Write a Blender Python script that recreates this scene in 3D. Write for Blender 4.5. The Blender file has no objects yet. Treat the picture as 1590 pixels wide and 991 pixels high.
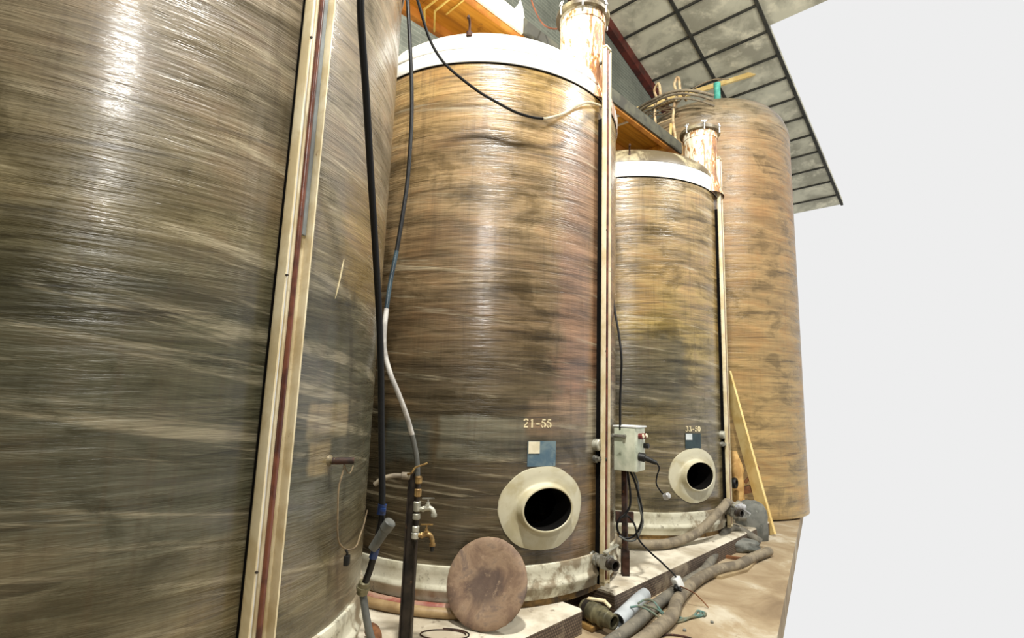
import bpy, bmesh, math, random
from mathutils import Vector, Matrix, noise
random.seed(7)
V = Vector
PI = math.pi
R = math.radians
S = bpy.context.scene
COL = S.collection
ROW = V((.685, .728, 0)).normalized()      # direction in which the tanks stand in a row
BACK = V((-.728, .685, 0)).normalized()    # direction from the aisle to the back wall
PT = .128                                  # top of the concrete plinth

def un(u, n, z=0.0):
    return ROW * u + BACK * n + V((0, 0, z))

# ------------------------------------------------------------------ materials
def lin(c):
    return tuple(((v / 255) / 12.92 if v / 255 <= .04045 else ((v / 255 + .055) / 1.055) ** 2.4) for v in c) + (1,)

class NT:
    def __init__(s, name):
        s.m = bpy.data.materials.new(name); s.m.use_nodes = True
        s.t = s.m.node_tree; s.b = s.t.nodes['Principled BSDF']
    def n(s, ty, **kw):
        x = s.t.nodes.new(ty)
        for k, v in kw.items(): setattr(x, k, v)
        return x
    def put(s, sock, v):
        if hasattr(v, 'is_output'): s.t.links.new(v, sock)
        elif isinstance(v, (tuple, list)) and len(v) == 3 and sock.type == 'RGBA': sock.default_value = lin(v)
        else: sock.default_value = v
    def math(s, op, a, b=0.0, clamp=False):
        x = s.n('ShaderNodeMath', operation=op, use_clamp=clamp)
        s.put(x.inputs[0], a); s.put(x.inputs[1], b); return x.outputs[0]
    def vec(s, a, b, c=0.0):
        x = s.n('ShaderNodeCombineXYZ')
        for i, v in enumerate((a, b, c)): s.put(x.inputs[i], v)
        return x.outputs[0]
    def coord(s):
        x = s.n('ShaderNodeTexCoord'); y = s.n('ShaderNodeSeparateXYZ')
        s.t.links.new(x.outputs['Object'], y.inputs[0]); return x.outputs['Object'], y.outputs
    def noise(s, vec, scale, detail=4, rough=.55, dist=0.0):
        x = s.n('ShaderNodeTexNoise')
        s.put(x.inputs['Vector'], vec); s.put(x.inputs['Scale'], scale)
        s.put(x.inputs['Detail'], detail); s.put(x.inputs['Roughness'], rough); s.put(x.inputs['Distortion'], dist)
        return x.outputs['Fac']
    def rng(s, v, a, b, c=0.0, d=1.0):
        x = s.n('ShaderNodeMapRange'); x.interpolation_type = 'SMOOTHSTEP'
        for i, q in enumerate((v, a, b, c, d)): s.put(x.inputs[i], q)
        return x.outputs[0]
    def mix(s, f, a, b, mode='MIX'):
        x = s.n('ShaderNodeMix', data_type='RGBA', blend_type=mode)
        s.put(x.inputs[0], f); s.put(x.inputs[6], a); s.put(x.inputs[7], b); return x.outputs[2]
    def ramp(s, f, stops):
        x = s.n('ShaderNodeValToRGB'); s.put(x.inputs[0], f)
        e = x.color_ramp.elements
        while len(e) < len(stops): e.new(.5)
        for q, (p, c) in zip(e, stops): q.position = p; q.color = lin(c)
        return x.outputs[0]
    def out(s, col, rough=.6, metal=0.0, bump=None, bs=.3, bd=.01, spec=.5):
        s.put(s.b.inputs['Base Color'], col); s.put(s.b.inputs['Roughness'], rough); s.put(s.b.inputs['Metallic'], metal)
        s.put(s.b.inputs['Specular IOR Level'], spec)
        if bump is not None:
            x = s.n('ShaderNodeBump'); x.inputs['Strength'].default_value = bs; x.inputs['Distance'].default_value = bd
            s.put(x.inputs['Height'], bump); s.t.links.new(x.outputs[0], s.b.inputs['Normal'])
        return s.m

def worn(name, a, b, scale=8, rough=.6, metal=0.0, lo=.4, hi=.62, bs=.25, c=None, cscale=30, clo=.62, chi=.7, spec=.5):
    """two tones blended by noise, plus an optional third tone in specks"""
    t = NT(name); o, _ = t.coord()
    n1 = t.noise(o, scale, 6, .6, .3)
    col = t.mix(t.rng(n1, lo, hi), a, b)
    n2 = t.noise(o, cscale, 5, .6)
    if c: col = t.mix(t.rng(n2, clo, chi), col, c)
    return t.out(col, rough, metal, t.math('ADD', n1, t.math('MULTIPLY', n2, .5)), bs, .006, spec)

def shell_mat(name, rad, stops, zmax, masks=(), tilt=.05, pale=.5, bright=1.0, jit=.22, contrast=1.0, pale_amt=.65, coat=1.0):
    """wound glass fibre: horizontal fibre streaks over zones of colour"""
    t = NT(name); o, xyz = t.coord()
    az = t.math('ARCTAN2', xyz[1], xyz[0]); s = t.math('MULTIPLY', az, rad); h = xyz[2]
    def sv(ks, kh, tl, off=0.0):
        return t.vec(t.math('MULTIPLY', s, ks), t.math('ADD', t.math('MULTIPLY', t.math('ADD', h, t.math('MULTIPLY', s, tl)), kh), off))
    wide = t.noise(sv(1.1, 9, tilt), 1, 7, .62, .3)
    mid = t.noise(sv(1.8, 34, -tilt * .6, 31.0), 1, 6, .6, .25)
    fine = t.noise(sv(7, 120, tilt * .4, 77.0), 1, 3, .6)
    weave = t.noise(t.vec(t.math('MULTIPLY', s, 90), t.math('MULTIPLY', h, 5), 2.2), 1, 3, .6)
    blotch = t.noise(t.vec(t.math('MULTIPLY', s, .9), t.math('MULTIPLY', h, 1.1), 3.3), 1.6, 5, .6, .3)
    patch = t.noise(t.vec(t.math('MULTIPLY', s, 1.5), t.math('MULTIPLY', h, 3.0), 8.1), 1.9, 6, .65, .6)
    drip = t.noise(t.vec(t.math('MULTIPLY', s, 26), t.math('MULTIPLY', h, 1.2), 1.7), 1, 4, .6)
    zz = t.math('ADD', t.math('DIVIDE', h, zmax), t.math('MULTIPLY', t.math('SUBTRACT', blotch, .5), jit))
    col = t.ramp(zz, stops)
    col = t.mix(t.rng(patch, .36, .5, .55, 0), col, t.mix(1.0, col, (150, 146, 128), 'MULTIPLY'))
    edge_ = t.noise(o, 9, 5, .6)
    for (a0, a1, h0, h1, c, amt, soft) in masks:
        dn = t.math('MULTIPLY', t.math('SUBTRACT', edge_, .5), soft * 3.0)
        ma = t.math('MULTIPLY', t.rng(t.math('ADD', s, dn), R(a0) * rad - soft, R(a0) * rad + soft), t.rng(t.math('ADD', s, dn), R(a1) * rad - soft, R(a1) * rad + soft, 1.0, 0.0))
        mh = t.math('MULTIPLY', t.rng(t.math('ADD', h, dn), h0 - soft, h0 + soft), t.rng(t.math('ADD', h, dn), h1 - soft, h1 + soft, 1.0, 0.0))
        col = t.mix(t.math('MULTIPLY', t.math('MULTIPLY', ma, mh), amt), col, c)
    v = t.math('ADD', t.math('ADD', t.math('MULTIPLY', wide, .5), t.math('MULTIPLY', mid, .32)), t.math('ADD', t.math('MULTIPLY', fine, .1), t.math('MULTIPLY', weave, .08)))
    k = .2 * contrast
    f = t.math('MULTIPLY', t.rng(v, .36, .66, 1 - 3.0 * k, 1 + 3.0 * k), bright * .7)
    col = t.mix(1.0, col, t.vec(f, f, f), 'MULTIPLY')
    warm = t.rng(patch, .45, .68, 0, .5)
    col = t.mix(warm, col, t.mix(1.0, col, (255, 226, 196), 'MULTIPLY'))
    f2 = t.rng(drip, .52, .7, 0, .3 if coat else .12)
    col = t.mix(f2, col, (74, 60, 42))
    dl = t.math('MULTIPLY', t.rng(t.noise(sv(1.1, 27, -tilt, 91.0), 1, 5, .62, .3), .56, .68), .55)
    col = t.mix(dl, col, t.mix(1.0, col, (112, 104, 92), 'MULTIPLY'))
    p = t.math('MULTIPLY', t.rng(t.noise(sv(.8, 17, tilt * 1.6, 55.0), 1, 5, .7, .5), pale + .06, pale + .2), t.rng(patch, .3, .6))
    col = t.mix(t.math('MULTIPLY', p, pale_amt * .85), col, (184, 172, 142))
    bump = t.math('ADD', t.math('MULTIPLY', mid, .7), t.math('ADD', t.math('MULTIPLY', fine, .22), t.math('MULTIPLY', wide, .8)))
    rough = t.rng(t.math('ADD', t.math('MULTIPLY', patch, .5), t.math('MULTIPLY', mid, .5)), .35, .65, .24, .46)
    m_ = t.out(col, rough, 0, bump, .45, .018, .5)
    t.put(t.b.inputs['Coat Weight'], t.rng(patch, .42, .6, .1 * coat, coat)); t.put(t.b.inputs['Coat Roughness'], .16)
    x = t.n('ShaderNodeBump'); x.inputs['Strength'].default_value = .22; x.inputs['Distance'].default_value = .02
    t.put(x.inputs['Height'], bump); t.t.links.new(x.outputs[0], t.b.inputs['Coat Normal'])
    return m_

M = {}
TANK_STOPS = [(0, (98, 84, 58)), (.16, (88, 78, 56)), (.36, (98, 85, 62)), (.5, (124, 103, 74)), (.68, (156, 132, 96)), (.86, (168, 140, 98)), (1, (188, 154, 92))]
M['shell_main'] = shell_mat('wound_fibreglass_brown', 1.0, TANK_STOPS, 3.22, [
    (-60, -20, 1.05, 2.95, (150, 114, 88), .75, .08), (-100, -71, .78, 1.02, (126, 124, 106), .6, .02), (-120, -103, .75, .98, (74, 84, 80), .6, .03),
    (-46, -20, .82, 1.2, (176, 166, 142), .75, .015), (-71, -46, .92, 1.13, (150, 126, 98), .6, .03), (-60, -20, .2, .75, (132, 102, 60), .55, .05),
    (-150, -84, .22, .8, (74, 66, 50), .5, .08)], .05)  # last mask darkens the lower left in place of the near tank's shade
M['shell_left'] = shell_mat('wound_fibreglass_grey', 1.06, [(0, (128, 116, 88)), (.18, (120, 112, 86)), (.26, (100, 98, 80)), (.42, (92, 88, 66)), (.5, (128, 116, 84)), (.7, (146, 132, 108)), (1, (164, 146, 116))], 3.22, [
    (-16, 12, 1.5, 1.95, (150, 122, 66), .6, .05), (-40, 14, .75, 1.35, (84, 82, 62), .5, .07), (-21.5, -9, .97, 1.085, (158, 144, 108), .8, .012), (-20.5, -14.5, .845, .96, (160, 140, 98), .8, .015), (-40, 30, .44, .70, (122, 110, 76), .5, .06)], .09, .46, 1.0, .16, .62, .5)
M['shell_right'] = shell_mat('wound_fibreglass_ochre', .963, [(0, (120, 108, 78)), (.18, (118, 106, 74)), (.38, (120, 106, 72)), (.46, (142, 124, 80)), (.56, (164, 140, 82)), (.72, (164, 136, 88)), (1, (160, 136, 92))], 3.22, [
    (-125, -70, 1.12, 1.72, (72, 72, 64), .65, .09), (-70, -35, .7, 1.2, (112, 104, 80), .5, .06)], .06, .48)
M['shell_far'] = shell_mat('wound_fibreglass_tan', 1.05, [(0, (196, 164, 104)), (.5, (176, 146, 98)), (.8, (172, 138, 92)), (.95, (176, 146, 104)), (1, (166, 148, 118))], 4.9, (), .03, .55, 1.0, .1, .6, .3, 0.0)

t = NT('white_gelcoat'); o, xyz = t.coord()
n1 = t.noise(o, 3.0, 6, .6, .3)
az_ = t.math('ARCTAN2', xyz[1], xyz[0])
n2 = t.noise(t.vec(t.math('MULTIPLY', az_, 12), t.math('MULTIPLY', xyz[2], 2.0)), 1, 5, .65, .4)
rust = t.math('MULTIPLY', t.rng(n2, .44, .6), t.math('MULTIPLY', t.rng(az_, -1.1, -.65), t.rng(az_, 1.2, 1.6, 1, 0)))
c_ = t.mix(t.rng(n1, .4, .7), (238, 238, 230), (214, 212, 200))
M['gelcoat'] = t.out(t.mix(t.math('MULTIPLY', rust, .85), c_, (150, 98, 46)), .4, 0, n1, .1, .01)
t = NT('stained_gelcoat'); o, xyz = t.coord()
n1 = t.noise(o, 4.0, 6, .65, .5); n2 = t.noise(o, 14, 5, .6)
c_ = t.mix(t.rng(n1, .36, .56), (164, 152, 120), (88, 76, 54))
M['gelcoat_dirty'] = t.out(t.mix(t.rng(n2, .55, .7, 0, .7), c_, (92, 78, 56)), .45, 0, n1, .2, .01)
def neck_mat(name, x0, y0, amount):
    t = NT(name); o, xyz = t.coord()
    az = t.math('ARCTAN2', t.math('SUBTRACT', xyz[1], y0), t.math('SUBTRACT', xyz[0], x0))
    n1 = t.rng(t.noise(t.vec(t.math('MULTIPLY', az, 2.2), t.math('MULTIPLY', xyz[2], 3.0)), 2.2, 6, .65, .6), .25, .75)
    side = t.math('ADD', n1, t.rng(az, -1.9, -.9, -.1, .27))
    col = t.ramp(t.math('ADD', side, amount), [(.0, (232, 228, 212)), (.52, (226, 216, 190)), (.6, (190, 146, 78)), (.72, (140, 88, 46)), (.85, (172, 128, 92)), (1, (120, 84, 60))])
    return t.out(col, .42, 0, n1, .2, .01)
t = NT('cream_skirt_paint'); o, xyz = t.coord()
n1 = t.noise(o, 5.0, 7, .65, .4); n2 = t.noise(o, 17, 6, .7)
az_ = t.math('ARCTAN2', xyz[1], xyz[0])
stain = t.math('MULTIPLY', t.rng(n1, .42, .54), t.rng(az_, -1.4, -1.2))
c_ = t.mix(t.rng(n1, .4, .66), (208, 204, 182), (178, 172, 146))
c_ = t.mix(t.math('MULTIPLY', stain, .8), c_, (126, 108, 82))
M['skirt'] = t.out(t.mix(t.rng(n2, .56, .68, 0, .8), c_, (108, 100, 80)), .6, 0, t.math('ADD', n1, n2), .3, .008)
M['foot'] = worn('brown_tank_foot', (140, 108, 56), (70, 54, 32), 9, .7, c=(176, 134, 70))
t = NT('cream_collar_paint'); o, xyz = t.coord()
n1 = t.noise(o, 6.0, 6, .6, .4); n2 = t.noise(o, 26, 6, .7)
c_ = t.mix(t.rng(n1, .4, .65), (194, 188, 162), (176, 166, 132))
M['collar'] = t.out(t.mix(t.rng(n2, .66, .72, 0, .8), c_, (150, 130, 92)), .5, 0, n1, .15, .008)
M['cream'] = worn('cream_plastic', (232, 220, 186), (208, 190, 148), 6, .45, c=(150, 110, 74), cscale=22, clo=.68, chi=.76)
M['white'] = worn('white_strip', (232, 234, 232), (206, 206, 200), 8, .45)
M['greystrip'] = worn('grey_strip', (150, 156, 156), (126, 130, 130), 8, .5)
M['tube'] = worn('brown_sight_tube', (112, 66, 48), (72, 40, 32), 10, .3)
M['black'] = worn('black_rubber', (16, 16, 16), (26, 26, 24), 12, .5, spec=.35)
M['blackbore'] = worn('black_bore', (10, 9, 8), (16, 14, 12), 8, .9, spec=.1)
M['blacktube'] = worn('black_hose', (9, 9, 9), (15, 15, 15), 5, .45, spec=.3)
M['bluegrey'] = worn('blue_grey_hose', (58, 76, 84), (34, 46, 54), 6, .3)
M['palehose'] = worn('pale_grey_hose', (206, 202, 194), (150, 146, 140), 6, .4)
M['greyhose'] = worn('grey_hose', (92, 92, 86), (64, 66, 62), 9, .55)
M['dusthose'] = worn('dusty_hose', (138, 126, 104), (104, 94, 78), 10, .75, c=(160, 150, 126))
M['dusthose2'] = worn('dusty_grey_hose', (118, 112, 98), (92, 88, 78), 10, .75, c=(142, 134, 116))
M['redhose'] = worn('red_white_hose', (170, 142, 120), (138, 70, 58), 5, .55, lo=.4, hi=.66, c=(172, 140, 116), cscale=14, clo=.5)
M['beigehose'] = worn('beige_hose', (168, 142, 102), (136, 110, 74), 6, .45)
M['rust'] = worn('rusty_steel', (72, 44, 30), (34, 24, 18), 14, .75, .2, c=(112, 66, 40))
M['steel'] = worn('dark_steel', (58, 50, 42), (32, 28, 24), 10, .5, .4, c=(96, 74, 54))
M['grey_metal'] = worn('grey_metal', (150, 148, 138), (98, 96, 88), 16, .45, .55, c=(90, 78, 62))
M['olive_metal'] = worn('olive_metal', (118, 112, 84), (74, 70, 52), 14, .5, .3)
M['brass'] = worn('dull_brass', (176, 146, 92), (122, 96, 58), 20, .45, .6)
M['galv'] = worn('pale_galvanised', (182, 180, 164), (140, 138, 122), 20, .45, .4)
M['blue'] = worn('blue_clamp', (22, 52, 104), (14, 30, 62), 20, .35)
M['chrome'] = worn('bright_metal', (206, 206, 204), (166, 164, 160), 14, .35, .5)
t = NT('brown_disc_paint'); o, xyz = t.coord()
n1 = t.noise(o, 7.0, 7, .65, .5); n2 = t.noise(o, 24, 6, .7)
rr = t.math('SQRT', t.math('ADD', t.math('POWER', xyz[0], 2), t.math('POWER', t.math('SUBTRACT', xyz[1], -.02), 2)))
c_ = t.ramp(n1, [(.32, (92, 74, 62)), (.45, (122, 98, 78)), (.55, (142, 118, 94)), (.66, (104, 88, 78))])
c_ = t.mix(t.math('MULTIPLY', t.rng(t.math('ADD', rr, t.math('MULTIPLY', t.math('SUBTRACT', n1, .5), .2)), .06, .12, 1, 0), .7), c_, (74, 60, 54))
M['disc'] = t.out(t.mix(t.rng(n2, .58, .7, 0, .6), c_, (164, 140, 114)), .7, 0, t.math('ADD', n1, n2), .3, .006)
M['concrete'] = worn('pale_concrete', (214, 206, 186), (168, 156, 134), 2.6, .85, c=(126, 114, 96), cscale=12, clo=.6, chi=.72)
t = NT('plinth_face'); o, xyz = t.coord()
nn = t.noise(o, 4, 6, .6, .4)
br = t.n('ShaderNodeTexBrick'); br.inputs['Scale'].default_value = 1.0
br.inputs['Brick Width'].default_value = .018; br.inputs['Row Height'].default_value = .015; br.inputs['Mortar Size'].default_value = .003
t.put(br.inputs['Color1'], (128, 110, 92)); t.put(br.inputs['Color2'], (104, 88, 72)); t.put(br.inputs['Mortar'], (74, 62, 52))
t.put(br.inputs['Vector'], t.vec(t.math('ADD', t.math('MULTIPLY', xyz[0], .685), t.math('MULTIPLY', xyz[1], .728)), xyz[2]))
c_ = t.mix(t.rng(nn, .52, .68, 0, .7), br.outputs[0], (176, 160, 134))
M['plinth_face'] = t.out(t.mix(t.rng(nn, .32, .44, .6, 0), c_, (66, 56, 46)), .85, 0, br.outputs[0], .3, .004)
t = NT('dusty_floor'); o, xyz = t.coord()
n1 = t.noise(o, 2.4, 7, .6, .6); n2 = t.noise(o, 9, 6, .7); n3 = t.noise(o, 60, 4, .6)
c_ = t.ramp(n1, [(.3, (128, 108, 82)), (.44, (152, 132, 102)), (.55, (168, 150, 120)), (.66, (196, 186, 164))])
c_ = t.mix(t.rng(n2, .55, .72, 0, .55), c_, (140, 116, 88))
M['floor'] = t.out(t.mix(t.rng(n3, .62, .72, 0, .4), c_, (96, 82, 64)), .9, 0, t.math('ADD', n2, n3), .3, .006)
t = NT('grey_block_wall'); o, xyz = t.coord()
br = t.n('ShaderNodeTexBrick'); br.inputs['Scale'].default_value = 1.0
br.inputs['Brick Width'].default_value = .22; br.inputs['Row Height'].default_value = .05; br.inputs['Mortar Size'].default_value = .006
t.put(br.inputs['Color1'], (112, 116, 104)); t.put(br.inputs['Color2'], (100, 104, 94)); t.put(br.inputs['Mortar'], (128, 131, 118))
t.put(br.inputs['Vector'], t.vec(t.math('ADD', t.math('MULTIPLY', xyz[0], .685), t.math('MULTIPLY', xyz[1], .728)), xyz[2]))
nn = t.noise(o, 1.5, 6, .6, .4)
M['wall'] = t.out(t.mix(t.rng(nn, .45, .7, 0, .6), br.outputs[0], (72, 74, 66)), .9, 0, br.outputs[0], .3, .006)
M['ceil'] = worn('ceiling_panel', (206, 202, 178), (160, 156, 136), 1.6, .8, c=(226, 220, 194), cscale=3.5, clo=.5, chi=.7)
M['seam'] = worn('dark_seam', (58, 56, 46), (40, 40, 34), 8, .8)
M['redsteel'] = worn('red_brown_steel', (92, 34, 24), (60, 24, 18), 6, .6)
t = NT('orange_plywood'); o, xyz = t.coord()
a_ = t.math('ADD', t.math('MULTIPLY', xyz[0], .7), t.math('MULTIPLY', xyz[1], .7))
b_ = t.math('SUBTRACT', t.math('MULTIPLY', xyz[0], .7), t.math('MULTIPLY', xyz[1], .7))
n1 = t.noise(t.vec(t.math('MULTIPLY', a_, 1.5), t.math('MULTIPLY', b_, 22), xyz[2]), 1, 5, .6, .6)
n2 = t.noise(o, 6, 5, .6)
c_ = t.ramp(n1, [(.3, (158, 100, 24)), (.5, (200, 136, 36)), (.7, (220, 160, 58))])
M['plywood'] = t.out(t.mix(t.rng(n2, .6, .72, 0, .7), c_, (96, 50, 20)), .6, 0, n1, .15, .004)
M['joist'] = worn('orange_joist', (214, 146, 62), (186, 116, 44), 7, .6)
M['paleboard'] = worn('pale_board', (232, 226, 210), (206, 196, 172), 6, .6)
M['darkboard'] = worn('dark_board', (78, 76, 60), (54, 52, 42), 7, .7)
M['rawwood'] = worn('pale_raw_wood', (232, 206, 140), (214, 182, 112), 5, .6, c=(176, 130, 74), cscale=16, clo=.68, chi=.76)
M['dustwood'] = worn('dusty_board', (168, 148, 112), (140, 120, 88), 5, .8)
M['brownwood'] = worn('brown_wood', (134, 88, 52), (92, 58, 34), 8, .7)
M['tanbag'] = worn('tan_sacking', (216, 176, 110), (178, 136, 78), 9, .8)
M['sheet'] = worn('white_sheet', (236, 236, 232), (216, 216, 210), 6, .5)
M['box'] = worn('pale_green_grey_box', (204, 206, 184), (172, 178, 156), 6, .5, c=(120, 124, 104), cscale=12, clo=.62, chi=.74)
M['red'] = worn('dark_red_plastic', (118, 40, 36), (88, 30, 28), 20, .4)
M['blueplate'] = worn('faded_blue_plate', (74, 98, 112), (104, 122, 126), 12, .5, c=(52, 70, 88), cscale=26)
M['darkplate'] = worn('dark_teal_plate', (30, 48, 52), (40, 58, 60), 14, .4)
M['sticker'] = worn('cream_sticker', (222, 212, 184), (206, 196, 166), 10, .6)
M['stickerw'] = worn('pale_sticker', (202, 208, 206), (186, 194, 194), 10, .5)
M['stencil'] = worn('cream_stencil_paint', (226, 212, 172), (204, 188, 146), 30, .6)
M['resin'] = worn('tan_resin_boss', (112, 100, 74), (86, 76, 58), 8, .5, c=(198, 176, 128))
M['turq'] = worn('turquoise_plastic', (96, 186, 166), (70, 158, 142), 12, .5)
M['rope'] = worn('old_rope', (128, 110, 82), (92, 78, 58), 24, .85)
M['blueropem'] = worn('blue_green_rope', (92, 124, 116), (112, 108, 84), 14, .8)
M['hoopsteel'] = worn('cream_painted_rod', (206, 184, 142), (160, 130, 92), 12, .6)
M['yellowrod'] = worn('yellow_painted_rod', (240, 214, 120), (222, 190, 96), 12, .5)
M['blockgrey'] = worn('grey_block', (122, 122, 114), (90, 92, 86), 7, .85, c=(150, 150, 140))
M['pvc'] = worn('pale_grey_pipe', (196, 202, 204), (176, 182, 184), 6, .4)
M['copper'] = worn('copper_cable', (134, 74, 42), (104, 56, 34), 14, .5)
M['litcable'] = worn('lit_cable', (206, 190, 160), (180, 162, 130), 14, .5)

# ------------------------------------------------------------------ geometry
class MB:
    """collects shapes in world coordinates and links them as one mesh object"""
    def __init__(s): s.v = []; s.f = []
    def add(s, vs, fs):
        o = len(s.v); s.v += [V(p) for p in vs]; s.f += [tuple(i + o for i in f) for f in fs]; return s
    def box(s, c, size, rot=None, bev=.0):
        bm = bmesh.new(); bmesh.ops.create_cube(bm, size=1)
        for v in bm.verts: v.co = V((v.co.x * size[0], v.co.y * size[1], v.co.z * size[2]))
        if bev: bmesh.ops.bevel(bm, geom=list(bm.edges), offset=bev, segments=2, affect='EDGES', profile=.6)
        m = rot or Matrix.Identity(3)
        bm.verts.index_update()
        s.add([m @ v.co + V(c) for v in bm.verts], [[v.index for v in f.verts] for f in bm.faces]); bm.free(); return s
    def beam(s, a, b, w, h, bev=.0, up=V((0, 0, 1))):
        a, b = V(a), V(b); d = (b - a); L = d.length; d.normalize()
        x = d.cross(up).normalized(); z = x.cross(d)
        return s.box((a + b) / 2, (w, L, h), Matrix((x, d, z)).transposed(), bev)
    def lathe(s, prof, org=(0, 0, 0), axis=(0, 0, 1), seg=48, cap0=False, cap1=False, skip=None):
        ax = V(axis).normalized(); x = ax.orthogonal().normalized() if abs(ax.z) < .999 else V((1, 0, 0)); y = ax.cross(x)
        o = V(org); vs = []; fs = []
        for r, z in prof:
            for k in range(seg):
                a = 2 * PI * k / seg
                vs.append(o + ax * z + (x * math.cos(a) + y * math.sin(a)) * r)
        for i in range(len(prof) - 1):
            for k in range(seg):
                q = (i * seg + k, i * seg + (k + 1) % seg, (i + 1) * seg + (k + 1) % seg, (i + 1) * seg + k)
                if skip and skip(sum((vs[j] for j in q), V()) / 4): continue
                fs.append(q)
        if cap0: fs.append(tuple(range(seg))[::-1])
        if cap1: fs.append(tuple((len(prof) - 1) * seg + k for k in range(seg)))
        return s.add(vs, fs)
    def cyl(s, a, b, r, seg=24, r2=None, ch=.0):
        a, b = V(a), V(b); L = (b - a).length; r2 = r if r2 is None else r2
        pr = [(r, 0), (r2, L)] if not ch else [(r - ch, 0), (r, ch), (r2, L - ch), (r2 - ch, L)]
        return s.lathe(pr, a, b - a, seg, True, True)
    def tube(s, pts, r, seg=10, sub=8, cap=True, rf=None):
        pts = [V(p) for p in pts]
        if sub > 1 and len(pts) > 2:
            P = [pts[0] * 2 - pts[1]] + pts + [pts[-1] * 2 - pts[-2]]; c = []
            for i in range(1, len(P) - 2):
                for k in range(sub):
                    t = k / sub; p0, p1, p2, p3 = P[i - 1:i + 3]
                    c.append(.5 * ((2 * p1) + (p2 - p0) * t + (2 * p0 - 5 * p1 + 4 * p2 - p3) * t * t + (3 * p1 - p0 - 3 * p2 + p3) * t ** 3))
            c.append(pts[-1]); pts = c
        d = (pts[1] - pts[0]).normalized(); x = d.orthogonal().normalized(); vs = []; fs = []
        for i, p in enumerate(pts):
            d = (pts[min(i + 1, len(pts) - 1)] - pts[max(i - 1, 0)]).normalized()
            x = (x - d * x.dot(d)).normalized(); y = d.cross(x)
            q = r * (rf(i / (len(pts) - 1)) if rf else 1)
            vs += [p + (x * math.cos(2 * PI * k / seg) + y * math.sin(2 * PI * k / seg)) * q for k in range(seg)]
        for i in range(len(pts) - 1):
            fs += [(i * seg + k, i * seg + (k + 1) % seg, (i + 1) * seg + (k + 1) % seg, (i + 1) * seg + k) for k in range(seg)]
        if cap: fs += [tuple(range(seg))[::-1], tuple((len(pts) - 1) * seg + k for k in range(seg))]
        return s.add(vs, fs)
    def prism(s, poly, a, b):
        """polygon of 3-D points extruded from offset a to offset b"""
        n = len(poly); vs = [V(p) + V(a) for p in poly] + [V(p) + V(b) for p in poly]
        return s.add(vs, [tuple(range(n))[::-1], tuple(range(n, 2 * n))] + [(i, (i + 1) % n, n + (i + 1) % n, n + i) for i in range(n)])
    def build(s, name, mat, parent=None, smooth=35, origin=None):
        root = parent
        while root is not None and root.parent is not None: root = root.parent
        if root is not None: o = V(root['_o'])
        else:
            o = V(origin) if origin is not None else V((sum(p.x for p in s.v) / len(s.v), sum(p.y for p in s.v) / len(s.v), min(p.z for p in s.v)))
        me = bpy.data.meshes.new(name); me.from_pydata([p - o for p in s.v], [], s.f)
        bm = bmesh.new(); bm.from_mesh(me); bmesh.ops.recalc_face_normals(bm, faces=bm.faces)
        for f in bm.faces: f.smooth = bool(smooth)
        if smooth:
            for e in bm.edges:
                if len(e.link_faces) == 2 and e.calc_face_angle(0) > R(smooth): e.smooth = False
        bm.to_mesh(me); bm.free()
        me.materials.append(M[mat] if isinstance(mat, str) else mat)
        ob = bpy.data.objects.new(name, me); COL.objects.link(ob)
        if parent is not None: ob.parent = parent
        else: ob.location = o; ob['_o'] = tuple(o)
        return ob

def tag(o, label, cat, group=None, kind=None):
    o['label'] = label; o['category'] = cat
    if group: o['group'] = group
    if kind: o['kind'] = kind
    return o
def thing(name, loc, label, cat, group=None):
    o = bpy.data.objects.new(name, None); COL.objects.link(o); o.location = loc; o['_o'] = tuple(loc); o.empty_display_size = .1
    return tag(o, label, cat, group)
def struct(o, label, cat):
    o['kind'] = 'structure'; return tag(o, label, cat)

# ------------------------------------------------------------------ setting
FL = [(p.x, p.y) for p in (un(-4, 4), un(-4, -4), un(-1.2, -4))] + [(1.0, 2.2), (4.24, 7.6), (5.6, 10.4)]
struct(MB().prism([(x, y, 0) for x, y in FL], (0, 0, -.15), (0, 0, 0)).build('floor', 'floor', None, 0, (0, 0, 0)), 'dusty tan concrete floor of the storage hall', 'floor')
pl = [(-2.2, 1.3), (1.47, 1.3), (1.47, 1.755), (2.50, 1.755), (2.50, 2.02), (2.83, 2.02), (2.83, 1.755), (4.95, 1.755), (5.75, 1.755), (5.75, 3.96), (-2.2, 3.96)]
ring = [un(u, n) for u, n in pl]
p = MB().prism(ring, (0, 0, .0), (0, 0, PT - .012)).build('concrete_plinth', 'plinth_face', None, 0, (0, 0, 0))
struct(p, 'long low concrete plinth with brownish face under the tanks', 'plinth')
cap = MB(); rg = [un(u, n + (.012 if n < 2.05 else 0)) for u, n in pl]
cap.add([q + V((0, 0, PT - .012)) for q in ring] + [q + V((0, 0, PT)) for q in rg], [(i, (i + 1) % 11, 11 + (i + 1) % 11, 11 + i) for i in range(11)] + [tuple(range(11, 22))])
c = cap.build('top_screed', 'concrete', None, 0, (0, 0, 0)); c.parent = p; del c['_o']
SL = -.2845                                 # fall of the roof along the row
def zc(u): return 6.73 + SL * (u - 7.522)
wl = [un(-4, 4), un(12.0, 4), un(12.0, 4, zc(12)), un(-4, 4, zc(-4))]
struct(MB().prism(wl, (0, 0, 0), BACK * .15).build('wall_back', 'wall', None, 0, (0, 0, 0)), 'grey blockwork back wall behind the tanks', 'wall')
struct(MB().prism([un(-4, -4), un(4.2, -4), un(4.2, -4, zc(4.2)), un(-4, -4, zc(-4))], (0, 0, 0), BACK * -.15).build('wall_front_blocker', 'wall', None, 0, (0, 0, 0)), 'unseen grey blockwork wall across the aisle, added to block daylight', 'wall')  # out of view, added to hold back ambient daylight
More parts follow.
